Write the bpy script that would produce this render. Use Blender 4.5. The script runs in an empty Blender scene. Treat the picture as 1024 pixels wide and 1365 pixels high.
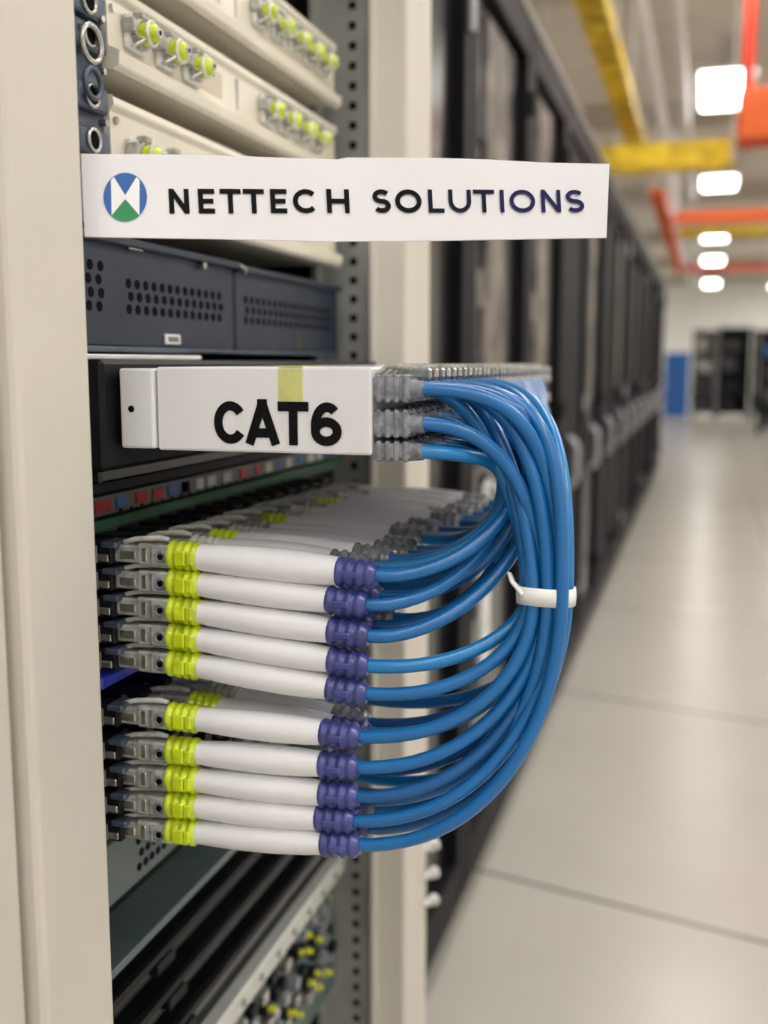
import bpy, math, random
from mathutils import Vector, Matrix
random.seed(7)
R=random.random
def U(a,b): return a+(b-a)*R()
bpy.context.scene.view_settings.view_transform='Standard'

# ------------------------------------------------------------ camera
FPX=1400.0
CAM=Vector((0.42,0.0,1.2))
phi=math.atan(197/1400.0); th=math.atan(428/1400.0*math.cos(phi))
FW=Vector((-math.sin(th)*math.cos(phi),math.cos(th)*math.cos(phi),-math.sin(phi)))
RT=Vector((math.cos(th),math.sin(th),0)); UP=RT.cross(FW)
cd=bpy.data.cameras.new('camera'); cam=bpy.data.objects.new('camera',cd)
bpy.context.collection.objects.link(cam); bpy.context.scene.camera=cam
m=Matrix((RT,UP,-FW)).transposed().to_4x4(); m.translation=CAM; cam.matrix_world=m
cd.sensor_fit='HORIZONTAL'; cd.sensor_width=36; cd.lens=FPX/1024*36
cd.clip_start=0.02; cd.clip_end=200
cd.dof.use_dof=True; cd.dof.focus_distance=0.665; cd.dof.aperture_fstop=5.6
def ray(px,py): return FW*FPX+RT*(px-512)+UP*(682.5-py)
def PX(px,py,X): d=ray(px,py); return CAM+d*((X-CAM.x)/d.x)
def PY(px,py,Y): d=ray(px,py); return CAM+d*((Y-CAM.y)/d.y)
def PD(px,py,D): d=ray(px,py); return CAM+d*(D/FPX)

# ------------------------------------------------------------ materials
MATS={}
def mat(name,col,rough=0.5,metal=0.0,var=0.06,scale=40,trans=0,emit=0,coat=0,bump=0,spec=.5):
    if name in MATS: return MATS[name]
    M=bpy.data.materials.new(name); M.use_nodes=True; nt=M.node_tree; b=nt.nodes['Principled BSDF']
    tc=nt.nodes.new('ShaderNodeTexCoord'); nz=nt.nodes.new('ShaderNodeTexNoise')
    nz.inputs['Scale'].default_value=scale; nz.inputs['Detail'].default_value=3
    nt.links.new(tc.outputs['Object'],nz.inputs['Vector'])
    cr=nt.nodes.new('ShaderNodeValToRGB')
    c=Vector(col)
    cr.color_ramp.elements[0].position=0.3; cr.color_ramp.elements[1].position=0.7
    cr.color_ramp.elements[0].color=(*(c*(1-var)),1); cr.color_ramp.elements[1].color=(*[min(1,x) for x in c*(1+var)],1)
    nt.links.new(nz.outputs['Fac'],cr.inputs['Fac']); nt.links.new(cr.outputs['Color'],b.inputs['Base Color'])
    b.inputs['Roughness'].default_value=rough; b.inputs['Metallic'].default_value=metal
    b.inputs['Transmission Weight'].default_value=trans; b.inputs['Specular IOR Level'].default_value=spec
    b.inputs['Coat Weight'].default_value=coat; b.inputs['Coat Roughness'].default_value=0.15
    if emit:
        b.inputs['Emission Color'].default_value=(*col,1); b.inputs['Emission Strength'].default_value=emit
    if bump:
        bp=nt.nodes.new('ShaderNodeBump'); bp.inputs['Strength'].default_value=bump; bp.inputs['Distance'].default_value=0.001
        nt.links.new(nz.outputs['Fac'],bp.inputs['Height']); nt.links.new(bp.outputs['Normal'],b.inputs['Normal'])
    MATS[name]=M; return M
cream=mat('cream_powder_coat',(.61,.575,.51),.5,var=.03,scale=6,spec=.3)
cream2=mat('cream_plastic',(.76,.71,.60),.35,var=.05,scale=15)
railm=mat('zinc_rail',(.29,.29,.28),.5,.2,var=.15,scale=20)
holem=mat('hole_dark',(.004,.004,.005),.9,spec=.1)
navy=mat('navy_steel',(.013,.024,.046),.45,.1,var=.2,scale=12,spec=.4)
navyb=mat('bracket_bluegrey',(.08,.105,.15),.4,.4,var=.3,scale=60)
black=mat('black_steel',(.006,.006,.008),.5,var=.3,scale=15,spec=.2)
gloss=mat('black_gloss',(.006,.007,.009),.22,var=.3,spec=.5)
dark=mat('rack_interior',(.010,.012,.012),.7,var=.4,scale=8,spec=.2)
tealg=mat('grey_green_tray',(.085,.12,.12),.4,.1,var=.2,scale=12)
green=mat('pcb_green',(.04,.15,.08),.45,var=.2)
stripg=mat('grey_strip',(.18,.18,.18),.45,.2,var=.15)
signw=mat('sign_white',(.76,.75,.79),.5,var=.02,scale=15,spec=.3)
boxw=mat('box_white_plastic',(.74,.735,.775),.35,var=.02,scale=20,coat=.1)
inkb=mat('ink_black',(.003,.003,.004),.7,spec=.15)
inkn=mat('ink_navy',(.018,.018,.09),.7,spec=.15)
inkm=mat('ink_darknavy',(.008,.008,.03),.7,spec=.15)
lblue=mat('logo_blue',(.015,.11,.38),.5); lgreen=mat('logo_green',(.015,.24,.08),.5); lwhite=mat('logo_white',(.84,.84,.87),.5)
yellst=mat('yellow_sticker',(.58,.60,.22),.4,var=.15,scale=60)
bootw=mat('boot_white',(.79,.785,.825),.34,var=.03,scale=30,coat=.25)
yg=mat('collar_yellowgreen',(.56,.68,.015),.28,var=.22,scale=90,coat=.4)
purp=mat('collar_indigo',(.045,.055,.235),.32,var=.2,scale=90,coat=.25)
clear=mat('clear_plastic',(.50,.505,.47),.14,trans=.25,var=.35,scale=150,coat=.5)
clearw=mat('frosted_plastic',(.70,.70,.66),.2,var=.2,scale=120,coat=.4)
clearg=mat('smoky_plastic',(.20,.21,.24),.15,var=.45,scale=150,coat=.7)
steel=mat('plug_steel',(.45,.44,.41),.25,.85,var=.3,scale=200)
gold=mat('gold_contacts',(.75,.55,.2),.25,1)
blue1=mat('cable_blue',(.003,.135,.41),.34,var=.08,coat=.25,scale=25)
blue2=mat('cable_blue_deep',(.002,.095,.31),.34,var=.08,coat=.25,scale=25)
blue3=mat('cable_blue_light',(.006,.19,.50),.34,var=.08,coat=.25,scale=25)
tiew=mat('tie_white',(.85,.85,.85),.3,coat=.3)
ledb=mat('led_blue',(.02,.05,.9),.3,emit=2)
redl=mat('label_red',(.6,.03,.04),.4); bluel=mat('label_blue',(.03,.16,.5),.4); whitel=mat('label_white',(.75,.75,.73),.4)

# ------------------------------------------------------------ mesh builder
class MB:
    def __init__(s): s.v=[];s.f=[];s.mi=[];s.ms=[];s.sm=[]
    def m(s,M):
        if M not in s.ms: s.ms.append(M)
        return s.ms.index(M)
    def add(s,vs,fs,M,smooth=False):
        o=len(s.v); s.v+= [tuple(v) for v in vs]; k=s.m(M)
        for f in fs: s.f.append(tuple(o+i for i in f)); s.mi.append(k); s.sm.append(smooth)
    def box(s,x0,x1,y0,y1,z0,z1,M):
        vs=[(x,y,z) for x in(x0,x1) for y in(y0,y1) for z in(z0,z1)]
        s.add(vs,[(0,1,3,2),(4,6,7,5),(0,4,5,1),(2,3,7,6),(0,2,6,4),(1,5,7,3)],M)
    def bbox(s,x0,x1,y0,y1,z0,z1,M,b):
        vs=[];idx={}
        for ix,x in enumerate((x0,x1)):
            for iy,y in enumerate((y0,y1)):
                for iz,z in enumerate((z0,z1)):
                    sx=1-2*ix;sy=1-2*iy;sz=1-2*iz
                    idx[(ix,iy,iz,0)]=len(vs);vs.append((x,y+sy*b,z+sz*b))
                    idx[(ix,iy,iz,1)]=len(vs);vs.append((x+sx*b,y,z+sz*b))
                    idx[(ix,iy,iz,2)]=len(vs);vs.append((x+sx*b,y+sy*b,z))
        g=lambda a,b_,c,d:idx[(a,b_,c,d)]
        F=[]
        for a in(0,1):
            F.append([g(a,0,0,0),g(a,1,0,0),g(a,1,1,0),g(a,0,1,0)])
            F.append([g(0,a,0,1),g(1,a,0,1),g(1,a,1,1),g(0,a,1,1)])
            F.append([g(0,0,a,2),g(1,0,a,2),g(1,1,a,2),g(0,1,a,2)])
            for c in(0,1):
                F.append([g(a,c,0,0),g(a,c,1,0),g(a,c,1,1),g(a,c,0,1)])
                F.append([g(a,0,c,0),g(a,1,c,0),g(a,1,c,2),g(a,0,c,2)])
                F.append([g(0,a,c,1),g(1,a,c,1),g(1,a,c,2),g(0,a,c,2)])
                for d in(0,1): F.append([g(a,c,d,0),g(a,c,d,1),g(a,c,d,2)])
        cc=Vector(((x0+x1)/2,(y0+y1)/2,(z0+z1)/2)); FF=[]
        for f in F:
            p=[Vector(vs[i]) for i in f]; n=(p[1]-p[0]).cross(p[2]-p[0]); c=sum(p,Vector())/len(p)
            FF.append(f if n.dot(c-cc)>0 else f[::-1])
        s.add(vs,FF,M)
    def tube(s,pts,rad,M,n=10,cap=True,sq=1.0):
        pts=[Vector(p) for p in pts]; N=len(pts)
        if not hasattr(rad,'__len__'): rad=[rad]*N
        T=[(pts[min(i+1,N-1)]-pts[max(i-1,0)]).normalized() for i in range(N)]
        a=Vector((0,1,0)) if abs(T[0].y)<.8 else Vector((0,0,1))
        u=(a-T[0]*a.dot(T[0])).normalized(); vs=[]
        for i in range(N):
            u=(u-T[i]*u.dot(T[i])).normalized(); w=T[i].cross(u)
            for k in range(n):
                an=2*math.pi*k/n; vs.append(pts[i]+(u*math.cos(an)+w*math.sin(an)*sq)*rad[i])
        fs=[(i*n+k,i*n+(k+1)%n,(i+1)*n+(k+1)%n,(i+1)*n+k) for i in range(N-1) for k in range(n)]
        s.add(vs,fs,M,True)
        if cap:
            s.add(vs[:n],[tuple(range(n))[::-1]],M); s.add(vs[-n:],[tuple(range(n))],M)
    def torus(s,c,ax,r,t,M,n=20,k=8,sx=1):
        c=Vector(c);ax=Vector(ax).normalized(); a=Vector((0,0,1)) if abs(ax.z)<.8 else Vector((0,1,0))
        u=ax.cross(a).normalized(); w=ax.cross(u); vs=[]
        for i in range(n):
            d=u*math.cos(2*math.pi*i/n)*sx+w*math.sin(2*math.pi*i/n)
            for j in range(k):
                q=2*math.pi*j/k; vs.append(c+d*(r+t*math.cos(q))+ax*t*math.sin(q))
        s.add(vs,[(i*k+j,((i+1)%n)*k+j,((i+1)%n)*k+(j+1)%k,i*k+(j+1)%k) for i in range(n) for j in range(k)],M,True)
    def obj(s,name,parent=None,bevel=0):
        me=bpy.data.meshes.new(name); me.from_pydata(s.v,[],s.f); 
        for M in s.ms: me.materials.append(M)
        me.polygons.foreach_set('material_index',s.mi); me.polygons.foreach_set('use_smooth',s.sm); me.update()
        o=bpy.data.objects.new(name,me); bpy.context.collection.objects.link(o)
        if parent: o.parent=parent
        if bevel:
            b=o.modifiers.new('b','BEVEL'); b.width=bevel; b.segments=2; b.limit_method='ANGLE'
        return o
def empty(name):
    o=bpy.data.objects.new(name,None); o.empty_display_size=.1; bpy.context.collection.objects.link(o); return o
def cat(pts,seg=6):
    P=[Vector(p) for p in pts]; P=[P[0]*2-P[1]]+P+[P[-1]*2-P[-2]]; out=[]
    for i in range(1,len(P)-2):
        p0,p1,p2,p3=P[i-1:i+3]
        t=[0]; 
        for a,b in((p0,p1),(p1,p2),(p2,p3)): t.append(t[-1]+max(1e-5,(b-a).length)**.5)
        for k in range(seg):
            x=t[1]+(t[2]-t[1])*k/seg
            L=lambda a,b,ta,tb:a*((tb-x)/(tb-ta))+b*((x-ta)/(tb-ta))
            A1=L(p0,p1,t[0],t[1]);A2=L(p1,p2,t[1],t[2]);A3=L(p2,p3,t[2],t[3])
            B1=L(A1,A2,t[0],t[2]);B2=L(A2,A3,t[1],t[3]); out.append(L(B1,B2,t[1],t[2]))
    out.append(P[-2]); return out
def bez(p0,p1,p2,p3,n=18):
    o=[]
    for i in range(n+1):
        t=i/n; s=1-t; o.append(p0*s**3+p1*(3*s*s*t)+p2*(3*s*t*t)+p3*t**3)
    return o
def lerp(a,b,t): return a+(b-a)*t

# ------------------------------------------------------------ room
b=MB(); fm=bpy.data.materials.new('floor_tile'); fm.use_nodes=True; nt=fm.node_tree; bs=nt.nodes['Principled BSDF']
tc=nt.nodes.new('ShaderNodeTexCoord'); sp=nt.nodes.new('ShaderNodeSeparateXYZ'); nt.links.new(tc.outputs['Object'],sp.inputs[0])
def mn(op,a,b_):
    n=nt.nodes.new('ShaderNodeMath'); n.operation=op
    for i,x in enumerate((a,b_)):
        if hasattr(x,'links'): nt.links.new(x,n.inputs[i])
        else: n.inputs[i].default_value=x
    return n.outputs[0]
yy=mn('ADD',sp.outputs['Y'],mn('MULTIPLY',sp.outputs['X'],.22))
yy=mn('ADD',yy,-2.32+14.6*2); l1=mn('LESS_THAN',mn('MODULO',yy,1.46),.012)
xx=mn('ADD',sp.outputs['X'],21.04); l2=mn('LESS_THAN',mn('MODULO',xx,1.46),.006)
ln=mn('MAXIMUM',l1,l2)
nz=nt.nodes.new('ShaderNodeTexNoise'); nz.inputs['Scale'].default_value=2.2; nz.inputs['Detail'].default_value=6; nt.links.new(tc.outputs['Object'],nz.inputs['Vector'])
cr=nt.nodes.new('ShaderNodeValToRGB'); cr.color_ramp.elements[0].color=(.42,.40,.36,1); cr.color_ramp.elements[1].color=(.51,.485,.44,1)
nt.links.new(nz.outputs['Fac'],cr.inputs[0]); mx=nt.nodes.new('ShaderNodeMix'); mx.data_type='RGBA'
nt.links.new(ln,mx.inputs['Factor']); nt.links.new(cr.outputs[0],mx.inputs[6]); mx.inputs[7].default_value=(.10,.09,.08,1)
nt.links.new(mx.outputs[2],bs.inputs['Base Color']); bs.inputs['Roughness'].default_value=.25; bs.inputs['Specular IOR Level'].default_value=.55
b.box(-5,5,-5,46,-.1,0,fm); b.obj('floor')
wallm=mat('wall_paint',(.84,.83,.80),.7,var=.02,scale=2); ceilm=mat('ceiling_paint',(.70,.65,.56),.8,var=.08,scale=2)
for n,a in (('wall_left',(-5.1,-5,-5,46,0,4.5)),('wall_right',(5,5.1,-5,46,0,4.5)),('wall_far',(-5.1,5.1,46,46.1,0,4.5)),('wall_near',(-5.1,5.1,-5.1,-5,0,4.5))):
    b=MB(); b.box(*a,wallm); b.obj(n)
b=MB(); b.box(-5.1,5.1,-5.1,46.1,4.5,4.6,ceilm); b.obj('ceiling')
beamm=mat('beam_paint',(.56,.51,.42),.6,var=.1)
for y in (-3,0,3,6,9.3,14.5,21,28,35,42):
    b=MB(); b.box(-5,5,y-.05,y+.05,4.22,4.5,beamm); b.box(-5,5,y-.12,y+.12,4.20,4.225,beamm); b.obj('ceiling_beam')
lampm=mat('lamp_diffuser',(1,.97,.92),.5,emit=12); hous=mat('lamp_housing',(.8,.8,.8),.4)
def lamp(xl,y,hw,hl):
    b=MB(); b.bbox(xl-hw-.03,xl+hw+.03,y-hl-.03,y+hl+.03,4.12,4.17,hous,.01); b.box(xl-hw,xl+hw,y-hl,y+hl,4.105,4.125,lampm)
    for dx in(-.6*hw,.6*hw):
        for dy in(-.8*hl,.8*hl): b.tube([(xl+dx,y+dy,4.16),(xl+dx,y+dy,4.5)],.006,hous,6)
    b.obj('ceiling_or_fill_light')
for y,hl in ((-3.4,.9),(-.6,.9),(2.2,.9),(5.2,.9),(8.0,.6),(12.4,.8),(18.5,.6),(26,.8),(32,.9),(41,1.2)): lamp(.52,y,.26,hl)  # far lamps are visible; those behind the camera are added to light the sign
for y in (-3.4,-.2,3.5,7.5,11,15,19,23,27,31,35,39,43): lamp(3.2,y,.5,.9)  # unseen side row, added for extra illumination
for y in (2,10,18,26,34,42): lamp(-3.2,y,.45,.9)  # second unseen row behind the cabinets, added to brighten the room
# ------------------------------------------------------------ overhead trays and pipes
yel=mat('tray_yellow',(.80,.53,.03),.5,var=.35,scale=6,spec=.3); red=mat('pipe_red',(.70,.055,.025),.45,var=.1,spec=.3); orn=mat('tray_orange',(.74,.13,.03),.5,var=.15,spec=.3)
def tray(name,p0,p1,w,h,M,ax,rods=True):
    b=MB(); L=abs(p1-p0)
    def bx(a0,a1,c0,c1,z0,z1):
        if ax[0]=='y': b.box(ax[1]+c0,ax[1]+c1,a0,a1,ax[2]+z0,ax[2]+z1,M)
        else: b.box(a0,a1,ax[1]+c0,ax[1]+c1,ax[2]+z0,ax[2]+z1,M)
    bx(p0,p1,-w/2,-w/2+.02,0,h); bx(p0,p1,w/2-.02,w/2,0,h)
    n=int(L/.3)
    for i in range(n+1):
        a=p0+(p1-p0)*i/n; bx(a-.03,a+.03,-w/2+.01,w/2-.01,.005,.03)
        if i%5==0 and rods:
            for c in(-w/2-.005,w/2+.005):
                q=(ax[1]+c,a) if ax[0]=='y' else (a,ax[1]+c)
                b.tube([(q[0],q[1],ax[2]),(q[0],q[1],4.5)],.006,hous,6)
    for c in(-.25,-.1,.05,.2):
        pts=[]
        for i in range(9):
            a=p0+(p1-p0)*i/8; d=c*w+U(-.01,.01)
            pts.append((ax[1]+d,a,ax[2]+.05) if ax[0]=='y' else (a,ax[1]+d,ax[2]+.05))
        b.tube(pts,.022,M,6)
    return b.obj(name)
tray('yellow_cable_tray',1.0,10.6,.17,.10,yel,('y',-.28,3.20))
tray('yellow_cable_tray',-.95,.56,.3,.19,yel,('x',9.2,2.78))
tray('orange_cable_tray',11.4,21,.14,.12,orn,('y',-.12,2.9))
tray('orange_cable_tray',0,4.8,.25,.12,orn,('x',13.4,2.87))
tray('red_cable_tray',-.03,4.8,.25,.10,red,('x',21.3,2.95))
tray('yellow_cable_tray',-.02,1.2,.25,.12,yel,('x',16.0,3.0))
b=MB(); b.tube([(.64,8.6,2.9),(.64,8.6,4.5)],.045,red,12); b.tube([(.64,8.6,2.86),(4.8,8.6,2.86)],.06,red,12)
b.tube([(.64,8.6,3.12),(4.8,8.6,3.12)],.07,red,12)
b.bbox(.58,1.3,8.45,8.8,2.83,3.20,orn,.02)
b.tube([(.86,8.7,3.1),(.86,8.7,4.5)],.03,red,12)
for x in(.64,2.4,4.2): b.torus((x,8.6,2.86),(1,0,0),.065,.02,red)
b.obj('red_sprinkler_pipe')
b=MB()
for x,z in((.1,4.0),(-.15,3.9)): b.tube([(x,.5,z),(x,40,z)],.05,hous,10)
for y in range(2,40,4): b.tube([(.1,y,4.0),(.1,y,4.5)],.008,hous,6); b.tube([(-.15,y,3.9),(-.15,y,4.5)],.008,hous,6)
b.obj('ceiling_conduit')
# ------------------------------------------------------------ far storage
shm=mat('shelf_dark',(.018,.02,.027),.6,var=.3,spec=.2); blc=mat('cabinet_blue',(.02,.14,.48),.5); bxm=mat('carton',(.07,.07,.075),.7,var=.5,scale=3,spec=.2)
bxl=mat('carton_light',(.42,.40,.38),.7,var=.2,scale=3)
def shelf(x0,x1,y,h,light=0):
    b=MB()
    for x in(x0,x1-.05):
        for yy_ in(y,y+.5): b.box(x,x+.05,yy_,yy_+.05,0,h,shm)
    b.box(x0,x1,y+.52,y+.54,.1,h,bxl if light else shm)
    for i in range(5):
        z=.15+i*(h-.2)/4; b.box(x0,x1,y,y+.55,z-.03,z,shm)
        if i<4:
            x=x0+.08
            while x<x1-.3:
                w=U(.2,.4); b.bbox(x,min(x+w,x1-.07),y+.06,y+.5,z,z+U(.2,.36),random.choice([bxl,bxm] if light else [bxm,shm,shm,blc if R()<.3 else bxm]),.01); x+=w+.04
    b.obj('storage_shelf')
shelf(.16,.66,24,1.95,1); shelf(.68,1.35,24,2.0); shelf(1.40,2.1,24,1.95,1); shelf(2.12,3.0,24,2.0); shelf(-1.6,-.5,24.0,2.0); shelf(1.32,2.4,19,1.75)
b=MB(); b.bbox(-.42,.1,23.9,24.4,.06,1.45,blc,.02); b.box(-.165,-.155,23.89,23.9,.1,1.4,shm); b.box(-.2,-.185,23.87,23.9,.7,.85,steel)
for x in(-.4,.04):
    b.box(x,x+.04,23.95,24.35,0,.07,shm)
b.obj('blue_storage_cabinet')

# ------------------------------------------------------------ row of black cabinets
mesh=bpy.data.materials.new('perforated_door'); mesh.use_nodes=True; nt=mesh.node_tree; bs=nt.nodes['Principled BSDF']
tc=nt.nodes.new('ShaderNodeTexCoord'); vo=nt.nodes.new('ShaderNodeTexVoronoi'); vo.inputs['Scale'].default_value=90; vo.inputs['Randomness'].default_value=0
nt.links.new(tc.outputs['Object'],vo.inputs['Vector']); cr=nt.nodes.new('ShaderNodeValToRGB')
cr.color_ramp.elements[0].position=.3; cr.color_ramp.elements[0].color=(.001,.001,.001,1); cr.color_ramp.elements[1].position=.36; cr.color_ramp.elements[1].color=(.008,.008,.01,1)
nt.links.new(vo.outputs['Distance'],cr.inputs[0]); nt.links.new(cr.outputs[0],bs.inputs['Base Color']); bs.inputs['Roughness'].default_value=.6; bs.inputs['Specular IOR Level'].default_value=.12
smoke=mat('smoked_glass',(.012,.011,.011),.22,var=.5,scale=3,spec=.25)
warm=mat('equipment_reflection_warmgrey',(.15,.13,.11),.5,var=.8,scale=9,spec=.25)
blk2=mat('cabinet_black',(.005,.005,.007),.55,var=.3,scale=5,spec=.12)
trimc=mat('cabinet_trim',(.40,.38,.36),.5,.1)
handm=mat('handle_silver',(.36,.36,.38),.35,.4)
W=.72
for i in range(15):
    y0=1.36+i*W; y1=y0+W-.012; X=-.03
    e=empty('server_cabinet')
    b=MB(); b.box(-1.05,-.10,y0,y1,.07,2.05,blk2)
    b.box(-1.03,-.08,y0+.03,y1-.03,0,.07,blk2)
    b.obj('carcass',e)
    b=MB()
    for a in(y0,y1-.055): b.bbox(-.10,X,a,a+.055,.07,2.05,blk2,.004)
    b.bbox(-.10,X,y0+.055,y1-.055,1.96,2.05,blk2,.004); b.bbox(-.10,X,y0+.055,y1-.055,.07,.17,blk2,.004)
    b.bbox(-1.05,X+.006,y0,y1,2.052,2.066,trimc,.003)
    b.obj('frame',e)
    b=MB()
    if i%2==0 or i==1:
        b.box(-.075,-.055,y0+.06,y1-.06,.175,1.955,smoke)
        b.bbox(-.06,-.045,y0+.22,y0+.44,1.05,1.93,warm,.004)  # patch on the glass: blurry equipment reflections put into the colour
        for j in range(9): b.bbox(-.058,-.042,y0+.07,y0+.20,.3+j*.17,.38+j*.17,warm if j%3==0 else shm,.003)
    else: b.box(-.075,-.045,y0+.06,y1-.06,.175,1.955,mesh)
    b.obj('door_panel',e)
    b=MB(); hy=y0+.12
    b.bbox(X,X+.012,hy-.022,hy+.022,.76,.97,blk2,.004)
    b.tube(cat([(X+.008,hy,.78),(X+.034,hy,.80),(X+.040,hy,.865),(X+.034,hy,.93),(X+.008,hy,.95)]),.013,handm,8)
    b.obj('handle',e)
    b=MB()
    for z in(.3,1.05,1.85): b.tube([(X+.006,y1-.03,z-.03),(X+.006,y1-.03,z+.03)],.009,handm if i%3==0 else black,8)
    if i==1:
        b.bbox(X,X+.02,y0+.10,y0+.14,.55,.95,tiew,.005)
    b.obj('hinges',e)

# ------------------------------------------------------------ main rack
rack=empty('server_rack')
def post(n,a): 
    b=MB(); b.box(*a,cream); return b.obj(n,rack,.004)
post('post_near',(-.05,.083,.463,.533,0,2.08))
post('post_near_outer',(-.05,.075,.36,.458,0,2.08))
b=MB(); b.box(-.9,-.05,.36,.40,0,2.08,dark); b.obj('side_panel_near',rack)
b=MB()
b.box(.036,.083,1.205,1.262,0,2.08,cream); o=b.obj('post_far_a',rack,.004)
b=MB(); b.box(-.03,.080,1.268,1.328,0,2.08,cream); b.box(.03,.076,1.255,1.27,0,2.08,cream); o=b.obj('post_far_b',rack,.004)
b=MB(); b.box(.040,.046,1.196,1.206,0,2.08,cream); b.obj('post_lip',rack,.001)
b=MB(); b.box(-.028,.038,1.215,1.23,0,2.08,railm); b.box(-.030,-.024,1.19,1.23,0,2.08,railm)
z=.3
while z<1.9:
    b.bbox(.0095,.0185,1.2142,1.2165,z-.0045,z+.0045,holem,.0008); z+=.0222
b.obj('perforated_rail',rack)
b=MB(); b.box(-.9,-.88,.4,1.33,0,2.08,dark); b.box(-.9,-.03,1.30,1.33,0,2.08,dark); b.box(-.9,.08,.4,1.32,2.08,2.12,cream); b.box(-.9,.08,.4,1.32,.0,.06,cream)
b.obj('carcass',rack)
b=MB()
for z in (.47,.51,.55,.60): b.tube(cat([(.083,1.30,z),(.094,1.31,z+.010),(.096,1.322,z-.004),(.083,1.328,z-.012)]),.0035,tiew,8)
b.obj('cable_clips',rack)
b=MB()
b.box(-.02,-.004,.60,.70,1.30,1.62,navyb)
for z in (1.355,1.385,1.425,1.447,1.475,1.51):
    b.bbox(-.004,.004,.655,.695,z-.009,z+.009,navyb,.002)
    b.torus((.005,.672,z),(1,0,0),.0075,.0016,steel)
    b.tube([(.0035,.672,z),(.0048,.672,z)],.006,holem,12)
b.torus((.008,.668,1.418),(1,0,0),.012,.0022,steel); b.torus((.008,.668,1.392),(1,0,0),.010,.002,navyb)
for z in(1.37,1.405,1.44,1.463): b.tube([(0,.688,z),(.006,.688,z)],.0025,steel,8)
b.obj('ear_bracket',rack)

def connector(b,y,z,x=.0):
    b.bbox(x,x+.006,y-.015,y+.015,z-.013,z+.013,clearw,.002)
    b.torus((x+.009,y,z),(1,0,0),.0100,.0018,clear)
    b.tube([(x+.005,y,z),(x+.012,y,z),(x+.017,y,z),(x+.021,y,z),(x+.0225,y,z)],[.0085,.0085,.0078,.0060,.004],yg,16)
    b.torus((x+.017,y,z),(1,0,0),.0084,.0014,clearw)
    b.tube([(x+.0222,y,z),(x+.0236,y,z)],.0036,clearw,10); b.tube([(x+.0236,y,z),(x+.024,y,z)],.002,holem,10)
    b.tube([(x+.008,y-.013,z-.004),(x+.020,y-.016,z-.009),(x+.010,y-.019,z-.014)],.0015,steel,6)
    b.bbox(x+.002,x+.016,y+.012,y+.017,z-.004,z+.006,clear,.001)
    b.bbox(x+.002,x+.012,y-.018,y-.013,z-.002,z+.008,clear,.001)
    b.bbox(x+.003,x+.012,y-.005,y+.005,z+.010,z+.015,clear,.001)
def chassis(z0,z1,ycs):
    e=empty('network_switch'); b=MB(); h=z1-z0
    prof=[(-.30,z0+.004),(-.006,z0+.004),(.004,z0),(.009,z0+.003),(.010,z0+.012),(.001,z0+.016),(0,z1-.010),(.004,z1-.006),(.003,z1),(-.30,z1)]
    n=len(prof); vs=[(x,y,z) for y in(.700,1.185) for x,z in prof]
    b.add(vs,[(i,(i+1)%n,n+(i+1)%n,n+i) for i in range(n)]+[tuple(range(n)),tuple(range(2*n-1,n-1,-1))],cream2)
    b.box(-.008,.0015,.9205,.922,z0+.02,z1-.012,stripg)
    b.obj('chassis',e,.0008)
    b=MB()
    for y in ycs: connector(b,y,z0+.016+(h-.026)*.5)
    b.obj('connectors',e)
    b=MB(); b.bbox(0,.0012,.85,.89,z0+.022,z1-.016,mat('beige_plate',(.60,.51,.37),.4),.0005)
    for y in(.708,1.175): b.tube([(0,y,z1-.016),(.003,y,z1-.016)],.003,steel,10)
    b.obj('plate',e); return e
chassis(1.490,1.56,[.745,.785,.825,.97,1.015,1.06,1.10,1.14])
chassis(1.410,1.47,[.737,.783,.828,.985,1.03,1.075,1.12])
chassis(1.312,1.392,[.737,.783,.828,.985,1.03,1.075])

sv=empty('rack_server'); b=MB()
b.box(-.5,-.004,.62,1.185,1.209,1.292,navy)
b.bbox(-.01,.004,.60,.898,1.212,1.288,navy,.002); b.bbox(-.01,.004,.902,1.185,1.212,1.286,navy,.002)
b.bbox(-.004,.010,.60,.90,1.286,1.292,navy,.001); b.bbox(-.004,.010,.90,1.185,1.284,1.290,navy,.001)
b.bbox(.002,.008,.60,1.18,1.209,1.213,navyb,.001)
b.obj('body',sv)
b=MB()
for (ya,yb,n) in ((.645,.672,3),(.713,.868,13),(.925,1.15,17)):
    for i in range(n):
        for j in range(4 if n==3 else 3):
            y=ya+(yb-ya)*i/(n-1)+(.003 if j%2 else 0); z=1.241+j*.0095
            b.tube([(.0035,y,z),(.0044,y,z)],.0038,holem,10)
b.tube([(.0035,1.06,1.224),(.0046,1.06,1.224)],.009,mat('brown_plug',(.04,.03,.026),.5),16)
b.obj('vent_holes',sv)
b=MB(); b.bbox(.004,.006,.765,.790,1.216,1.224,whitel,.0005); b.bbox(.0055,.0065,.769,.786,1.218,1.222,stripg,.0003)
b.tube([(.004,.83,1.283),(.010,.83,1.283)],.003,steel,8); b.tube([(.01,.9,1.29),(.014,.905,1.286),(.01,.91,1.282)],.0015,steel,6)
b.bbox(.004,.008,.71,.73,1.284,1.289,steel,.001)
b.obj('tag',sv)

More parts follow.
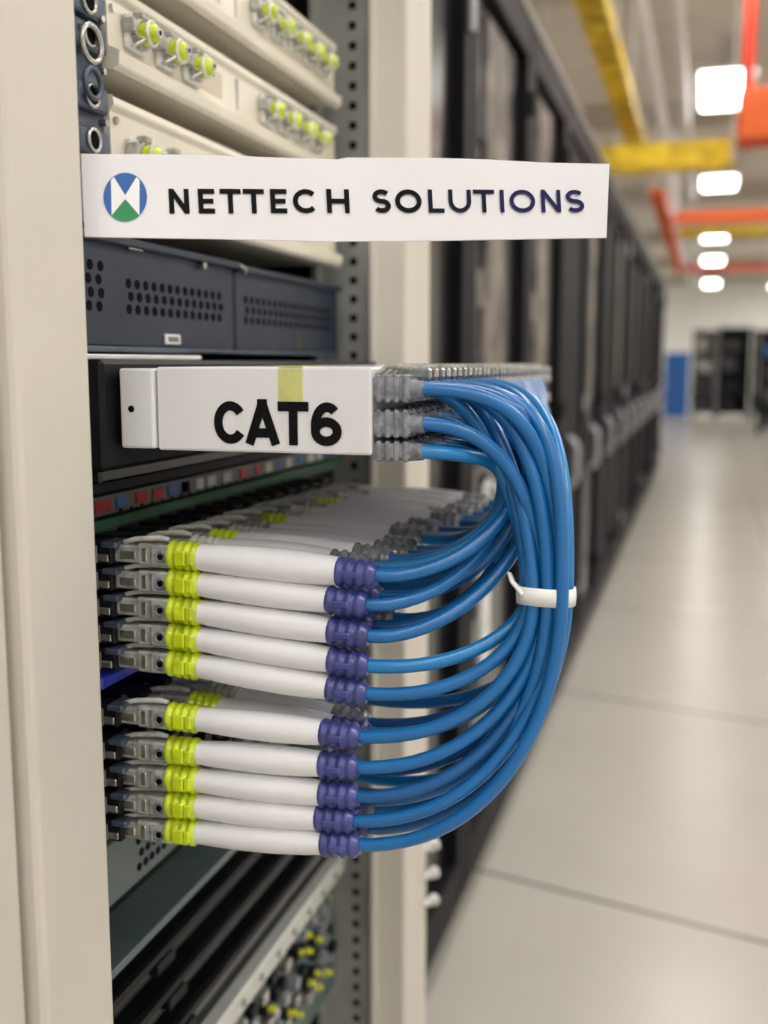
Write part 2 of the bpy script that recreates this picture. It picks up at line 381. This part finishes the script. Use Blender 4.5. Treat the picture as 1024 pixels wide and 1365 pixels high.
b=MB(); b.box(-.5,-.01,.60,1.185,1.112,1.20,black); b.bbox(-.01,.058,.585,1.17,1.132,1.203,black,.003)
b.bbox(-.01,.030,.60,1.185,1.110,1.124,black,.003); b.bbox(-.01,.045,.60,1.18,1.122,1.132,gloss,.002)
b.bbox(.0,.02,.62,.80,1.203,1.207,whitel,.001)
b.obj('blanking_shelf')
b=MB(); b.box(-.2,-.002,.60,1.185,1.089,1.108,black); b.bbox(-.004,.004,.62,1.18,1.090,1.106,stripg,.001)
y=.655
while y<1.15:
    w=U(.012,.022); b.bbox(.004,.0052,y,y+w,1.093,1.102,random.choice([whitel,redl,bluel,whitel,holem]),.0004); y+=w+U(.004,.02)
for i in range(30): b.tube([(.004,.69+i*.016,1.0915),(.005,.69+i*.016,1.0915)],.0012,holem,6)
b.box(-.2,.008,.60,1.185,1.0805,1.0885,green); b.bbox(-.0,.012,.60,1.18,1.079,1.082,tealg,.001)
b.obj('label_strip')

# ------------------------------------------------------------ cat6 box
cb=empty('cat6_patch_box')
YB=.60
zt=PY(330,489,YB).z; zb=PY(330,603,YB).z
xa=PY(163,540,YB).x; xs=PY(208,540,YB).x; xb=PY(495,540,YB).x
b=MB(); b.box(xs+.0006,xb,YB,1.165,zb,zt,boxw); b.obj('body',cb,.0015)
b=MB(); b.box(xa,xs-.0004,YB-.003,1.165,zb+.001,zt-.001,boxw); b.obj('end_block',cb,.0015)
p=PY(175,545,YB-.003); b=MB(); b.tube([(p.x,YB-.0032,p.z),(p.x,YB-.0025,p.z)],.0022,holem,12)
b.obj('screw_hole',cb)
q0=PY(371,500,YB);q1=PY(404,535,YB); b=MB(); b.box(q0.x,q1.x,YB-.0004,YB+.0002,q1.z,zt-.001,yellst); b.box(q0.x,q1.x,YB,YB+.02,zt-.0002,zt+.0004,yellst); b.obj('sticker',cb)

# stroke lettering ---------------------------------------------------------
def arc(cx,cy,rx,ry,a0,a1,n=22): return [(cx+rx*math.cos(math.radians(a0+(a1-a0)*i/n)),cy+ry*math.sin(math.radians(a0+(a1-a0)*i/n))) for i in range(n+1)]
def glyph(ch,w,h,t):
    k=t/2
    if ch=='N': return [[(k,0),(k,h)],[(k*1.1,h-k*.6),(w-k*1.1,k*.6)],[(w-k,0),(w-k,h)]]
    if ch=='E': return [[(k,0),(k,h)],[(0,k),(w,k)],[(0,h/2),(w*.92,h/2)],[(0,h-k),(w,h-k)]]
    if ch=='T': return [[(0,h-k),(w,h-k)],[(w/2,0),(w/2,h)]]
    if ch=='H': return [[(k,0),(k,h)],[(w-k,0),(w-k,h)],[(0,h/2),(w,h/2)]]
    if ch=='L': return [[(k,0),(k,h)],[(0,k),(w,k)]]
    if ch=='I': return [[(w/2,0),(w/2,h)]]
    if ch=='O': return [arc(w/2,h/2,w/2-k,h/2-k,0,360,40)]
    if ch=='C': return [arc(w*.52,h/2,w*.52-k,h/2-k,36 if t>.004 else 44,324 if t>.004 else 316,34)]
    if ch=='U': return [[(k,h)]+arc(w/2,w/2,w/2-k,w/2-k,180,360,20)+[(w-k,h)]]
    if ch=='A': return [[(k,0),(w/2,h-k*.3)],[(w-k,0),(w/2,h-k*.3)],[(w*.2,h*.27),(w*.8,h*.27)],[(w*.36,h-k*.5),(w*.64,h-k*.5)]]
    if ch=='S':
        r=(h-t)/4; rx=w/2-k
        return [arc(w/2,h-k-r,rx,r,35,180,14)+arc(w/2,h-k-r,rx,r,190,255,5)+arc(w/2,k+r,rx,r,75,-10,6)+arc(w/2,k+r,rx,r,-20,-145,12)]
    if ch=='6':
        r=w/2-k; return [arc(w/2,h*.33,r,h*.33-k,0,360,36),arc(w*.52,h*.62,r*.92,h*.38-k,38,90,8)+arc(w*.52,h*.45,r+.02*w,h*.55-k,92,190,14)]
    return []
def stroke(b,pl,t,fn,M):
    n=len(pl); closed=(abs(pl[0][0]-pl[-1][0])+abs(pl[0][1]-pl[-1][1]))<1e-7 and n>4
    L=[];Rr=[]
    for i in range(n):
        if closed: a=pl[i-1] if i>0 else pl[-2]; c=pl[i+1] if i<n-1 else pl[1]
        else: a=pl[max(i-1,0)]; c=pl[min(i+1,n-1)]
        d=Vector((c[0]-a[0],c[1]-a[1])).normalized(); nn=Vector((-d.y,d.x))*t/2
        L.append(fn(pl[i][0]+nn.x,pl[i][1]+nn.y)); Rr.append(fn(pl[i][0]-nn.x,pl[i][1]-nn.y))
    b.add(L+Rr,[(i,i+1,n+i+1,n+i) for i in range(n-1)],M)

b=MB(); hz=PY(330,592,YB).z; HH=PY(330,535,YB).z-hz
c=0
for ch,p0,p1 in (('C',286,328),('A',327,374),('T',371,412),('6',415,456)):
    x0=PY(p0,570,YB).x; w=PY(p1,570,YB).x-x0
    for pl in glyph(ch,w,HH,.0058):
        c+=1; stroke(b,pl,.0058,lambda u,v,c=c:(x0+u,YB-.0005-.00002*c,hz+v),inkb)
b.obj('lettering',cb)

# sign ----------------------------------------------------------------------
sg=empty('company_sign')
A=PD(110,260,.612); B=PD(810,267.5,.682)
ux=(B-A).normalized(); nrm=ux.cross(UP).normalized(); uy=nrm.cross(ux)*-1
if uy.z<0: uy=-uy
if nrm.dot(CAM-A)<0: nrm=-nrm
def SL(px,py):
    d=ray(px,py); t=(A-CAM).dot(nrm)/d.dot(nrm); q=CAM+d*t-A; return q.dot(ux),q.dot(uy)
def SW(u,v,o=0): return A+ux*u+uy*v+nrm*o
out=[(108,206),(200,206),(300,208),(450,213),(462,210.5),(580,211),(650,213),(720,217),(812,219),(810,268),(808,317),(700,319),(580,321),(440,322),(300,319),(113,316)]
f=[SW(*SL(*p),.0008) for p in out]; g=[SW(*SL(*p),-.0008) for p in out]; n=len(out)
b=MB(); b.add(f+g,[tuple(range(n)),tuple(range(2*n-1,n-1,-1))]+[(i,(i+1)%n,n+(i+1)%n,n+i) for i in range(n)],signw); b.obj('board',sg)
b=MB(); fold=[(108,206),(130,206.3),(132,316.5),(113,316)]
f=[SW(*SL(*p),.0016) for p in fold]; g=[SW(*SL(*p),.0008) for p in fold]
b.add(f+g,[(0,1,2,3),(0,1,5,4),(1,2,6,5),(2,3,7,6),(3,0,4,7)],signw)
fold=[(116,225),(150,225),(150,300),(118,300)]
f=[SW(*SL(*p),-.001) for p in fold]; g=[SW(*SL(*p),-.006) for p in fold]
b.add(f+g,[(0,1,2,3),(7,6,5,4),(0,1,5,4),(1,2,6,5),(2,3,7,6),(3,0,4,7)],steel)
b.obj('mount',sg)
b=MB(); cnt=0
word=[('N',226,253),('E',265,287),('T',294,322),('T',325,353),('E',361,383),('C',391,424),('H',436,466),('S',497,521),('O',527,562),('L',571,592),('U',598,628),('T',631,659),('I',666,672),('O',679,713),('N',721,747),('S',754,778)]
for i,(ch,p0,p1) in enumerate(word):
    fr=(p0-226)/552; yb=285.5-fr*1.5; yt=252.5+fr*1.8
    u0,v0=SL(p0,yb); u1,_=SL(p1,yb); _,v1=SL((p0+p1)/2,yt); _,v0=SL((p0+p1)/2,yb)
    M=inkb if i<9 else (inkm if i<12 else inkn); t=.0030 if i<9 else .0027
    for pl in glyph(ch,u1-u0,v1-v0,t):
        cnt+=1; stroke(b,pl,t,lambda u,v,c=cnt:SW(u0+u,v0+v,.0012+.00002*c),M)
b.obj('lettering',sg)
b=MB()
def poly(pp,M,o): b.add([SW(*SL(*p),o) for p in pp],[tuple(range(len(pp)))],M)
cx,cy,rx,ry=167,263.5,29,32.5
poly([(cx+rx*math.cos(a*math.pi/30),cy+ry*math.sin(a*math.pi/30)) for a in range(60)],lblue,.0012)
poly([(cx+rx*math.cos(math.radians(a)),cy+ry*math.sin(math.radians(a))) for a in range(50,131,4)]+[(167,264)],lgreen,.0013)
poly([(148,241),(167,266),(149,288)],lwhite,.0014); poly([(186,241),(186,288),(167,266)],lwhite,.0014)
poly([(148,241),(152,237),(168,263),(166,268)],lwhite,.0015); poly([(186,241),(182,237),(166,263),(168,268)],lwhite,.0015)
b.obj('logo',sg)

# ------------------------------------------------------------ patch field + cables
bundle=empty('ethernet_cable_bundle')
Y0=.622; DY=.031; NC=14
ly=[734,769,804,839,874,948,993,1029,1064,1099]
ry_=[767,806,848,888,925,982,1023,1062,1094,1126]
rx_=[503,490,492,492,490,481,479,479,474,481]
rows=[]
for r in range(10):
    s=PY(168,ly[r],Y0); e=PY(rx_[r],ry_[r],Y0); rows.append((s,e))
plugs=MB(); col=MB(); boots=MB(); coll2=MB(); cab=MB()
Eend={}
def plug(r,k):
    s,e=rows[r]; y=Y0+k*DY; jy=U(-.006,.006) if k else 0; jz=U(-.002,.002) if k else 0
    x0=s.x; x1=e.x-(U(0,.016) if k else 0); z0=s.z+(U(-.001,.001) if k else 0); dz=e.z-s.z
    if k: dz*=U(.75,1.1); z0+= -.0006*k
    if r==5 and k: dz-=.010
    P=lambda x:Vector((x,y+jy*((x-x0)/(x1-x0)),z0+dz*((max(0,x-x0))/(x1-x0))**1.3+jz*((x-x0)/(x1-x0))))
    a=P(x0+.018); zc=a.z; w=.0064
    plugs.bbox(x0-.012,x0+.014,y-w,y+w,z0-.0068,z0+.005,clear,.001)
    plugs.bbox(x0+.012,x0+.037,y-w-.0008,y+w+.0008,zc-.0078,zc+.0068,clear,.0015)
    plugs.bbox(x0-.001,x0+.011,y-w-.0006,y+w+.0006,z0-.0045,z0+.001,steel,.0006)
    plugs.bbox(x0+.016,x0+.020,y-w-.0014,y+w+.0014,zc-.005,zc+.004,steel,.0006)
    plugs.bbox(x0+.022,x0+.0245,y-w-.0012,y+w+.0012,zc-.0065,zc+.0055,clearg,.0004)
    if k<3:
        plugs.torus((x0+.030,y-w-.001,zc-.001),(0,1,0),.0036,.0010,clearg,14,6)
        plugs.tube([(x0+.030,y-w-.0015,zc-.001),(x0+.030,y-w-.0005,zc-.001)],.0022,holem,8)
    plugs.tube([(x0-.006,y,z0+.0045),(x0+.008,y,z0+.0085),(x0+.026,y,zc+.0105),(x0+.033,y,zc+.0095)],[.0016,.002,.0022,.0016],clearw,6)
    for j in range(4): plugs.box(x0-.011,x0-.001,y-.0045+j*.0026,y-.0035+j*.0026,z0+.0048,z0+.0054,gold)
    xa_=x0+.034; xb_=x0+.057
    Mc=yg
    if k>=1 and r==0: Mc=yg if k in(2,5,9) else (clearw if k%2 else clear)
    elif k>=2: Mc=yg if k%3==0 else clear
    N=21; pts=[P(xa_+(xb_-xa_)*i/(N-1)) for i in range(N)]
    col.tube(pts,[.0090+.0010*(1 if i%5 in(1,2,3) else -.5) for i in range(N)],Mc,14)
    if k<2:
        q=P((xa_+xb_)/2); col.bbox(q.x-.004,q.x+.004,q.y-.0110,q.y-.0085,q.z-.005,q.z+.005,Mc,.0008)
        col.bbox(q.x+.0045,q.x+.009,q.y-.0106,q.y-.0085,q.z-.0045,q.z+.0045,Mc,.0008)
    xc=x1-.027; N=9; pts=[P(xb_-.001+(xc+.002-xb_)*i/(N-1)) for i in range(N)]
    f_=1.10 if r==0 else 1
    boots.tube(pts,[a_*f_ for a_ in (.0080,.0088,.0094,.0098,.0100,.0100,.0097,.0092,.0084)],bootw,18)
    M=purp if (k<1 or (k==1 and r)) else clearg
    N=17; pts=[P(xc+(x1-xc)*i/(N-1)) for i in range(N)]
    coll2.tube(pts,[.0087+.0010*(1 if i%4 in(1,2) else -.5)-.0018*max(0,(i-12)/4) for i in range(N)],M,14)
    if k==0: coll2.bbox(pts[4].x,pts[10].x,pts[7].y-.0103,pts[7].y-.008,pts[7].z-.0022,pts[7].z+.0022,M,.0008)
    E=P(x1); T=(P(x1)-P(x1-.01)).normalized(); Eend[(r,k)]=(E,T)
NK=[NC,4,3,1,1,3,1,1,2,3]
for r in range(10):
    for k in range(NK[r]): plug(r,k)
cons=MB(); Cst={}
czs=[PY(525,p,YB).z for p in(519,566,603)]
for c in range(3):
    for k in range(33):
        y=YB+.009+k*.0168; z=czs[c]; x0=xb
        hh=.0092 if c<2 else .0070
        cons.bbox(x0-.001,x0+.023,y-.0065,y+.0065,z-hh+.002,z+hh-.002,clearg,.0015)
        for j in range(4): cons.bbox(x0+.002+j*.0055,x0+.0055+j*.0055,y-.0075,y+.0075,z-hh+.001,z+hh-.0005,clearg if (j%2 or c) else (steel if k>2 else clearg),.001)
        cons.tube([(x0+.020,y,z),(x0+.030,y,z)],[.0062,.0052],clearg,10)
        if c==0:
            cons.tube([(x0+.001,y,z+hh-.001),(x0+.008,y,z+hh+.0045),(x0+.022,y,z+hh+.003)],.0020,clear,6)
            if k: cons.bbox(x0+.010,x0+.030,y-.004,y+.004,z+.006,z+hh+.003,clearg if k%2 else steel,.001)
        Cst[(c,k)]=Vector((x0+.026,y,z))
cons.obj('connector_row',cb)
RC=.0044
blues=[blue1,blue2,blue1,blue3]
strands=[(9,0),(9,1),(8,0),(9,2),(8,1),(7,0),(6,0),(5,1),(5,0),(5,2),(4,0),(3,0)]
extra=[(1,3),(0,12),(0,13),(2,2)]
NS=len(strands)
tiept=[]
XH=Vector((1,0,0))
for i,(r,k) in enumerate(strands):
    s=i/(NS-1); lay=(0,2,1,3)[i%4]; Yt=.640+lay*.0080
    if (r,k)==(9,0): Yt=.638
    E,T=Eend[(r,k)]
    P3=PY(lerp(753,701,s),795,.650); P3.y=Yt; tiept.append(P3)
    d=P3-E
    T2=(T*.6+XH*.6).normalized(); kx=.60-.02*k
    low=bez(E-T*.004,E+T2*d.x*kx,P3-Vector((0,0,abs(d.z)*.55)),P3,20)
    c=0 if i%3 else 1; kk=(i*5)%9 if c==0 else (i%6); Ce=Cst[(c,kk)]
    if i<3: kk=(3,1,0)[i]; c=0; Ce=Cst[(c,kk)]
    k2=lerp(.78,.42,s)+U(-.03,.02); d2=Ce-P3
    up=bez(P3,P3+Vector((lerp(-.001,-.004,s),0,d2.z*k2)),Ce+Vector((-d2.x*min(.9,k2+.08),(Yt-Ce.y)*.6,.004)),Ce-XH*.004,22)
    pts=low[:-1]+up
    for _ in range(2): pts=[pts[0],pts[1]]+[(pts[j-1]+pts[j]*2+pts[j+1])/4 for j in range(2,len(pts)-2)]+pts[-2:]
    cab.tube(pts,RC,blues[i%4],10)
c0=sum(tiept,Vector())/len(tiept)
loops=[(0,k) for k in range(14)]+[(1,k) for k in range(4)]+[(2,k) for k in range(3)]
for i,(r,k) in enumerate(loops):
    E,T=Eend[(r,k)]; rr=min(r,3)
    mx_,my_=[(690,650),(694,665),(702,680),(702,680)][rr]
    c=2 if i%2 else 1; kk=(i//2)+(0 if c==2 else 3); kk=min(kk,20); Ce=Cst[(c,kk)]
    Yl=.668+.0045*(i%5)+.0035*min(k,10)
    M=PY(mx_-9*(i%3)+U(-3,3)-1.5*min(k,8),my_+U(-12,12),.67); M.y=Yl
    d=M-E; T2=(T*.5+XH*.6).normalized()
    p1=bez(E-T*.004,E+T2*d.x*U(.52,.62)+Vector((0,0,-.003)),M-Vector((0,0,abs(d.z)*.45)),M,16)
    d2=Ce-M
    p2=bez(M,M+Vector((0,0,d2.z*.55)),Ce+Vector((-d2.x*.6,0,0)),Ce-XH*.004,14)
    cab.tube(p1[:-1]+p2,RC,blues[(i*3)%4],9)
# filler strands: from the upper rows' connectors down through the tie and out to the back of the rack
for j in range(4):
    Ce=Cst[(0,5+2*j)]; P3=Vector((c0.x+(-.013,-.004,.005,.012)[j],c0.y+.012,c0.z)); d2=Ce-P3
    up=bez(P3,P3+Vector((0,0,d2.z*.7)),Ce+Vector((-d2.x*.8,(P3.y-Ce.y)*.5,.004)),Ce-XH*.004,20)
    E,T=Eend[((9,1),(8,1),(5,2),(9,2))[j]]; E2=E+Vector((-.004,.012,0)); d=P3-E2
    low=bez(E2+Vector((-.05,.05,.0)),E2+XH*d.x*.6,P3-Vector((0,0,abs(d.z)*.5)),P3,18)
    cab.tube(low[:-1]+up,RC,blues[j],9)
for k in range(11,30,1):
    Ce=Cst[(0,k)]
    P3=Vector((c0.x+U(-.014,.002),c0.y+U(.008,.014),c0.z+.03)); d2=P3-Ce
    pts=bez(Ce-XH*.004,Ce+Vector((d2.x*.30,-.05,-.010)),P3+Vector((-.010,(Ce.y-P3.y)*.08,-d2.z*.50)),P3,16)
    pts+=[P3-Vector((0,.004,.04))]
    cab.tube(pts,RC,blues[k%4],8)
plugs.obj('rj45_plugs',bundle); col.obj('yellow_collars',bundle); boots.obj('white_boots',bundle); coll2.obj('rear_collars',bundle); cab.obj('blue_cables',bundle)
tie=MB(); N=40; ring=[]
prof=[(-.0009,-.0054),(.0009,-.0057),(.0013,0),(.0009,.0057),(-.0009,.0054)]
for i in range(N):
    a=2*math.pi*i/N; ca,sa=math.cos(a),math.sin(a)
    ex=.0175*(abs(ca)**.75)*(1 if ca>0 else -1); ey=.0200*(abs(sa)**.75)*(1 if sa>0 else -1)
    for o,h in prof: ring.append((c0.x+ex*(1+o*50),c0.y+.003+ey*(1+o*50),c0.z+h-ex*.02-ey*.12))
n=len(prof)
tie.add(ring,[(i*n+j,((i+1)%N)*n+j,((i+1)%N)*n+(j+1)%n,i*n+(j+1)%n) for i in range(N) for j in range(n)],tiew,True)
tie.tube([(c0.x-.012,c0.y-.014,c0.z+.003),(c0.x-.019,c0.y-.012,c0.z+.010),(c0.x-.022,c0.y-.006,c0.z+.014)],[.0035,.003,.0025],tiew,8,sq=.5)
tie.obj('cable_tie',bundle)

pp=empty('patch_panel'); b=MB()
b.box(-.25,-.004,.60,1.185,.845,1.078,dark)
b.bbox(-.006,.0,.60,1.18,.847,1.077,black,.001)
b.obj('panel',pp)
b=MB()
for r in range(10):
    z=rows[r][0].z
    for k in range(NC if r in(0,5) else 7):
        y=Y0-.002+k*DY
        b.bbox(0,.044,y-.0095,y+.0095,z-.0080,z+.0065,black,.001)
        b.bbox(.036,.048,y-.0100,y+.0100,z+.003,z+.0075,navyb if k==0 else black,.001)
        b.bbox(.018,.042,y-.0108,y-.0090,z-.006,z-.001,steel if k<1 else black,.0005)
        b.bbox(.030,.034,y-.0112,y-.0100,z-.007,z+.005,stripg,.0004)
    b.bbox(.002,.026,Y0-.030,Y0-.013,z-.004,z+.006,stripg if r%2 else black,.001)
b.bbox(.0,.040,.60,1.15,.982,.990,mat('blue_led_glow',(.01,.02,.25),.3,emit=.10),.001)  # faintly emissive strip standing in for the blue LED glow on the panel
b.obj('jacks',pp)

lo=empty('rack_tray'); b=MB()
b.bbox(-.45,.004,.60,1.185,.79,.842,tealg,.002)
b.bbox(-.45,.016,.60,1.185,.745,.752,tealg,.001); b.box(-.45,-.03,.6,1.185,.752,.79,dark)
b.obj('body',lo)
b=MB()
for i in range(26):
    for j in range(3): b.tube([(.0038,.70+i*.010+(.004 if j%2 else 0),.803+j*.011),(.0048,.70+i*.010+(.004 if j%2 else 0),.803+j*.011)],.0034,holem,8)
b.obj('vent_holes',lo)
for i,(z,x) in enumerate(((.716,.012),(.688,.022),(.660,.030),(.632,.010))):
    b=MB(); b.bbox(-.45,x,.60,1.185,z-.009,z+.008,gloss,.002); b.bbox(x-.004,x+.004,.60,1.185,z+.004,z+.010,black,.001)
    b.bbox(x,x+.006,.70,.73,z-.006,z+.003,black,.001)
    b.bbox(-.45,x-.02,.6,1.185,z-.016,z-.009,dark,.001)
    b.obj('black_rack_unit')
b=MB(); b.box(-.4,-.004,.6,1.185,.592,.612,dark)
alu=mat('aluminium_rail',(.56,.57,.54),.35,.3)
b.bbox(-.02,.010,.60,1.185,.566,.590,alu,.002); b.box(-.4,-.02,.60,1.185,.40,.562,dark)
for i in range(10): b.tube([(.009,.74+i*.045,.578),(.013,.74+i*.045,.578)],.004,steel,10)
b.obj('aluminium_shelf')
e=empty('fiber_patch_module'); b=MB(); b.bbox(-.019,-.004,.60,1.185,.41,.562,tealg,.001)
ycap=mat('yellow_cap',(.62,.62,.03),.35)
for z in(.545,.525,.505,.485,.465):
    for i in range(13):
        y=.80+i*.029+U(-.006,.006); zz=z+U(-.004,.004); b.bbox(-.005,.004+U(0,.006),y-.007,y+.007,zz-.006,zz+.006,random.choice([clearg,steel,black,black]),.001) 
        if R()<.30: b.tube([(.004,y,zz),(.013,y,zz)],.0035,ycap,10)
b.obj('couplers',e)
e=empty('status_led'); b=MB(); b.tube([(.0,.69,.995),(.034,.69,.995)],.005,ledb,10); b.obj('lens',e)

w=bpy.data.worlds.new('world'); bpy.context.scene.world=w; w.use_nodes=True
w.node_tree.nodes['Background'].inputs[0].default_value=(.8,.85,.9,1); w.node_tree.nodes['Background'].inputs[1].default_value=.3
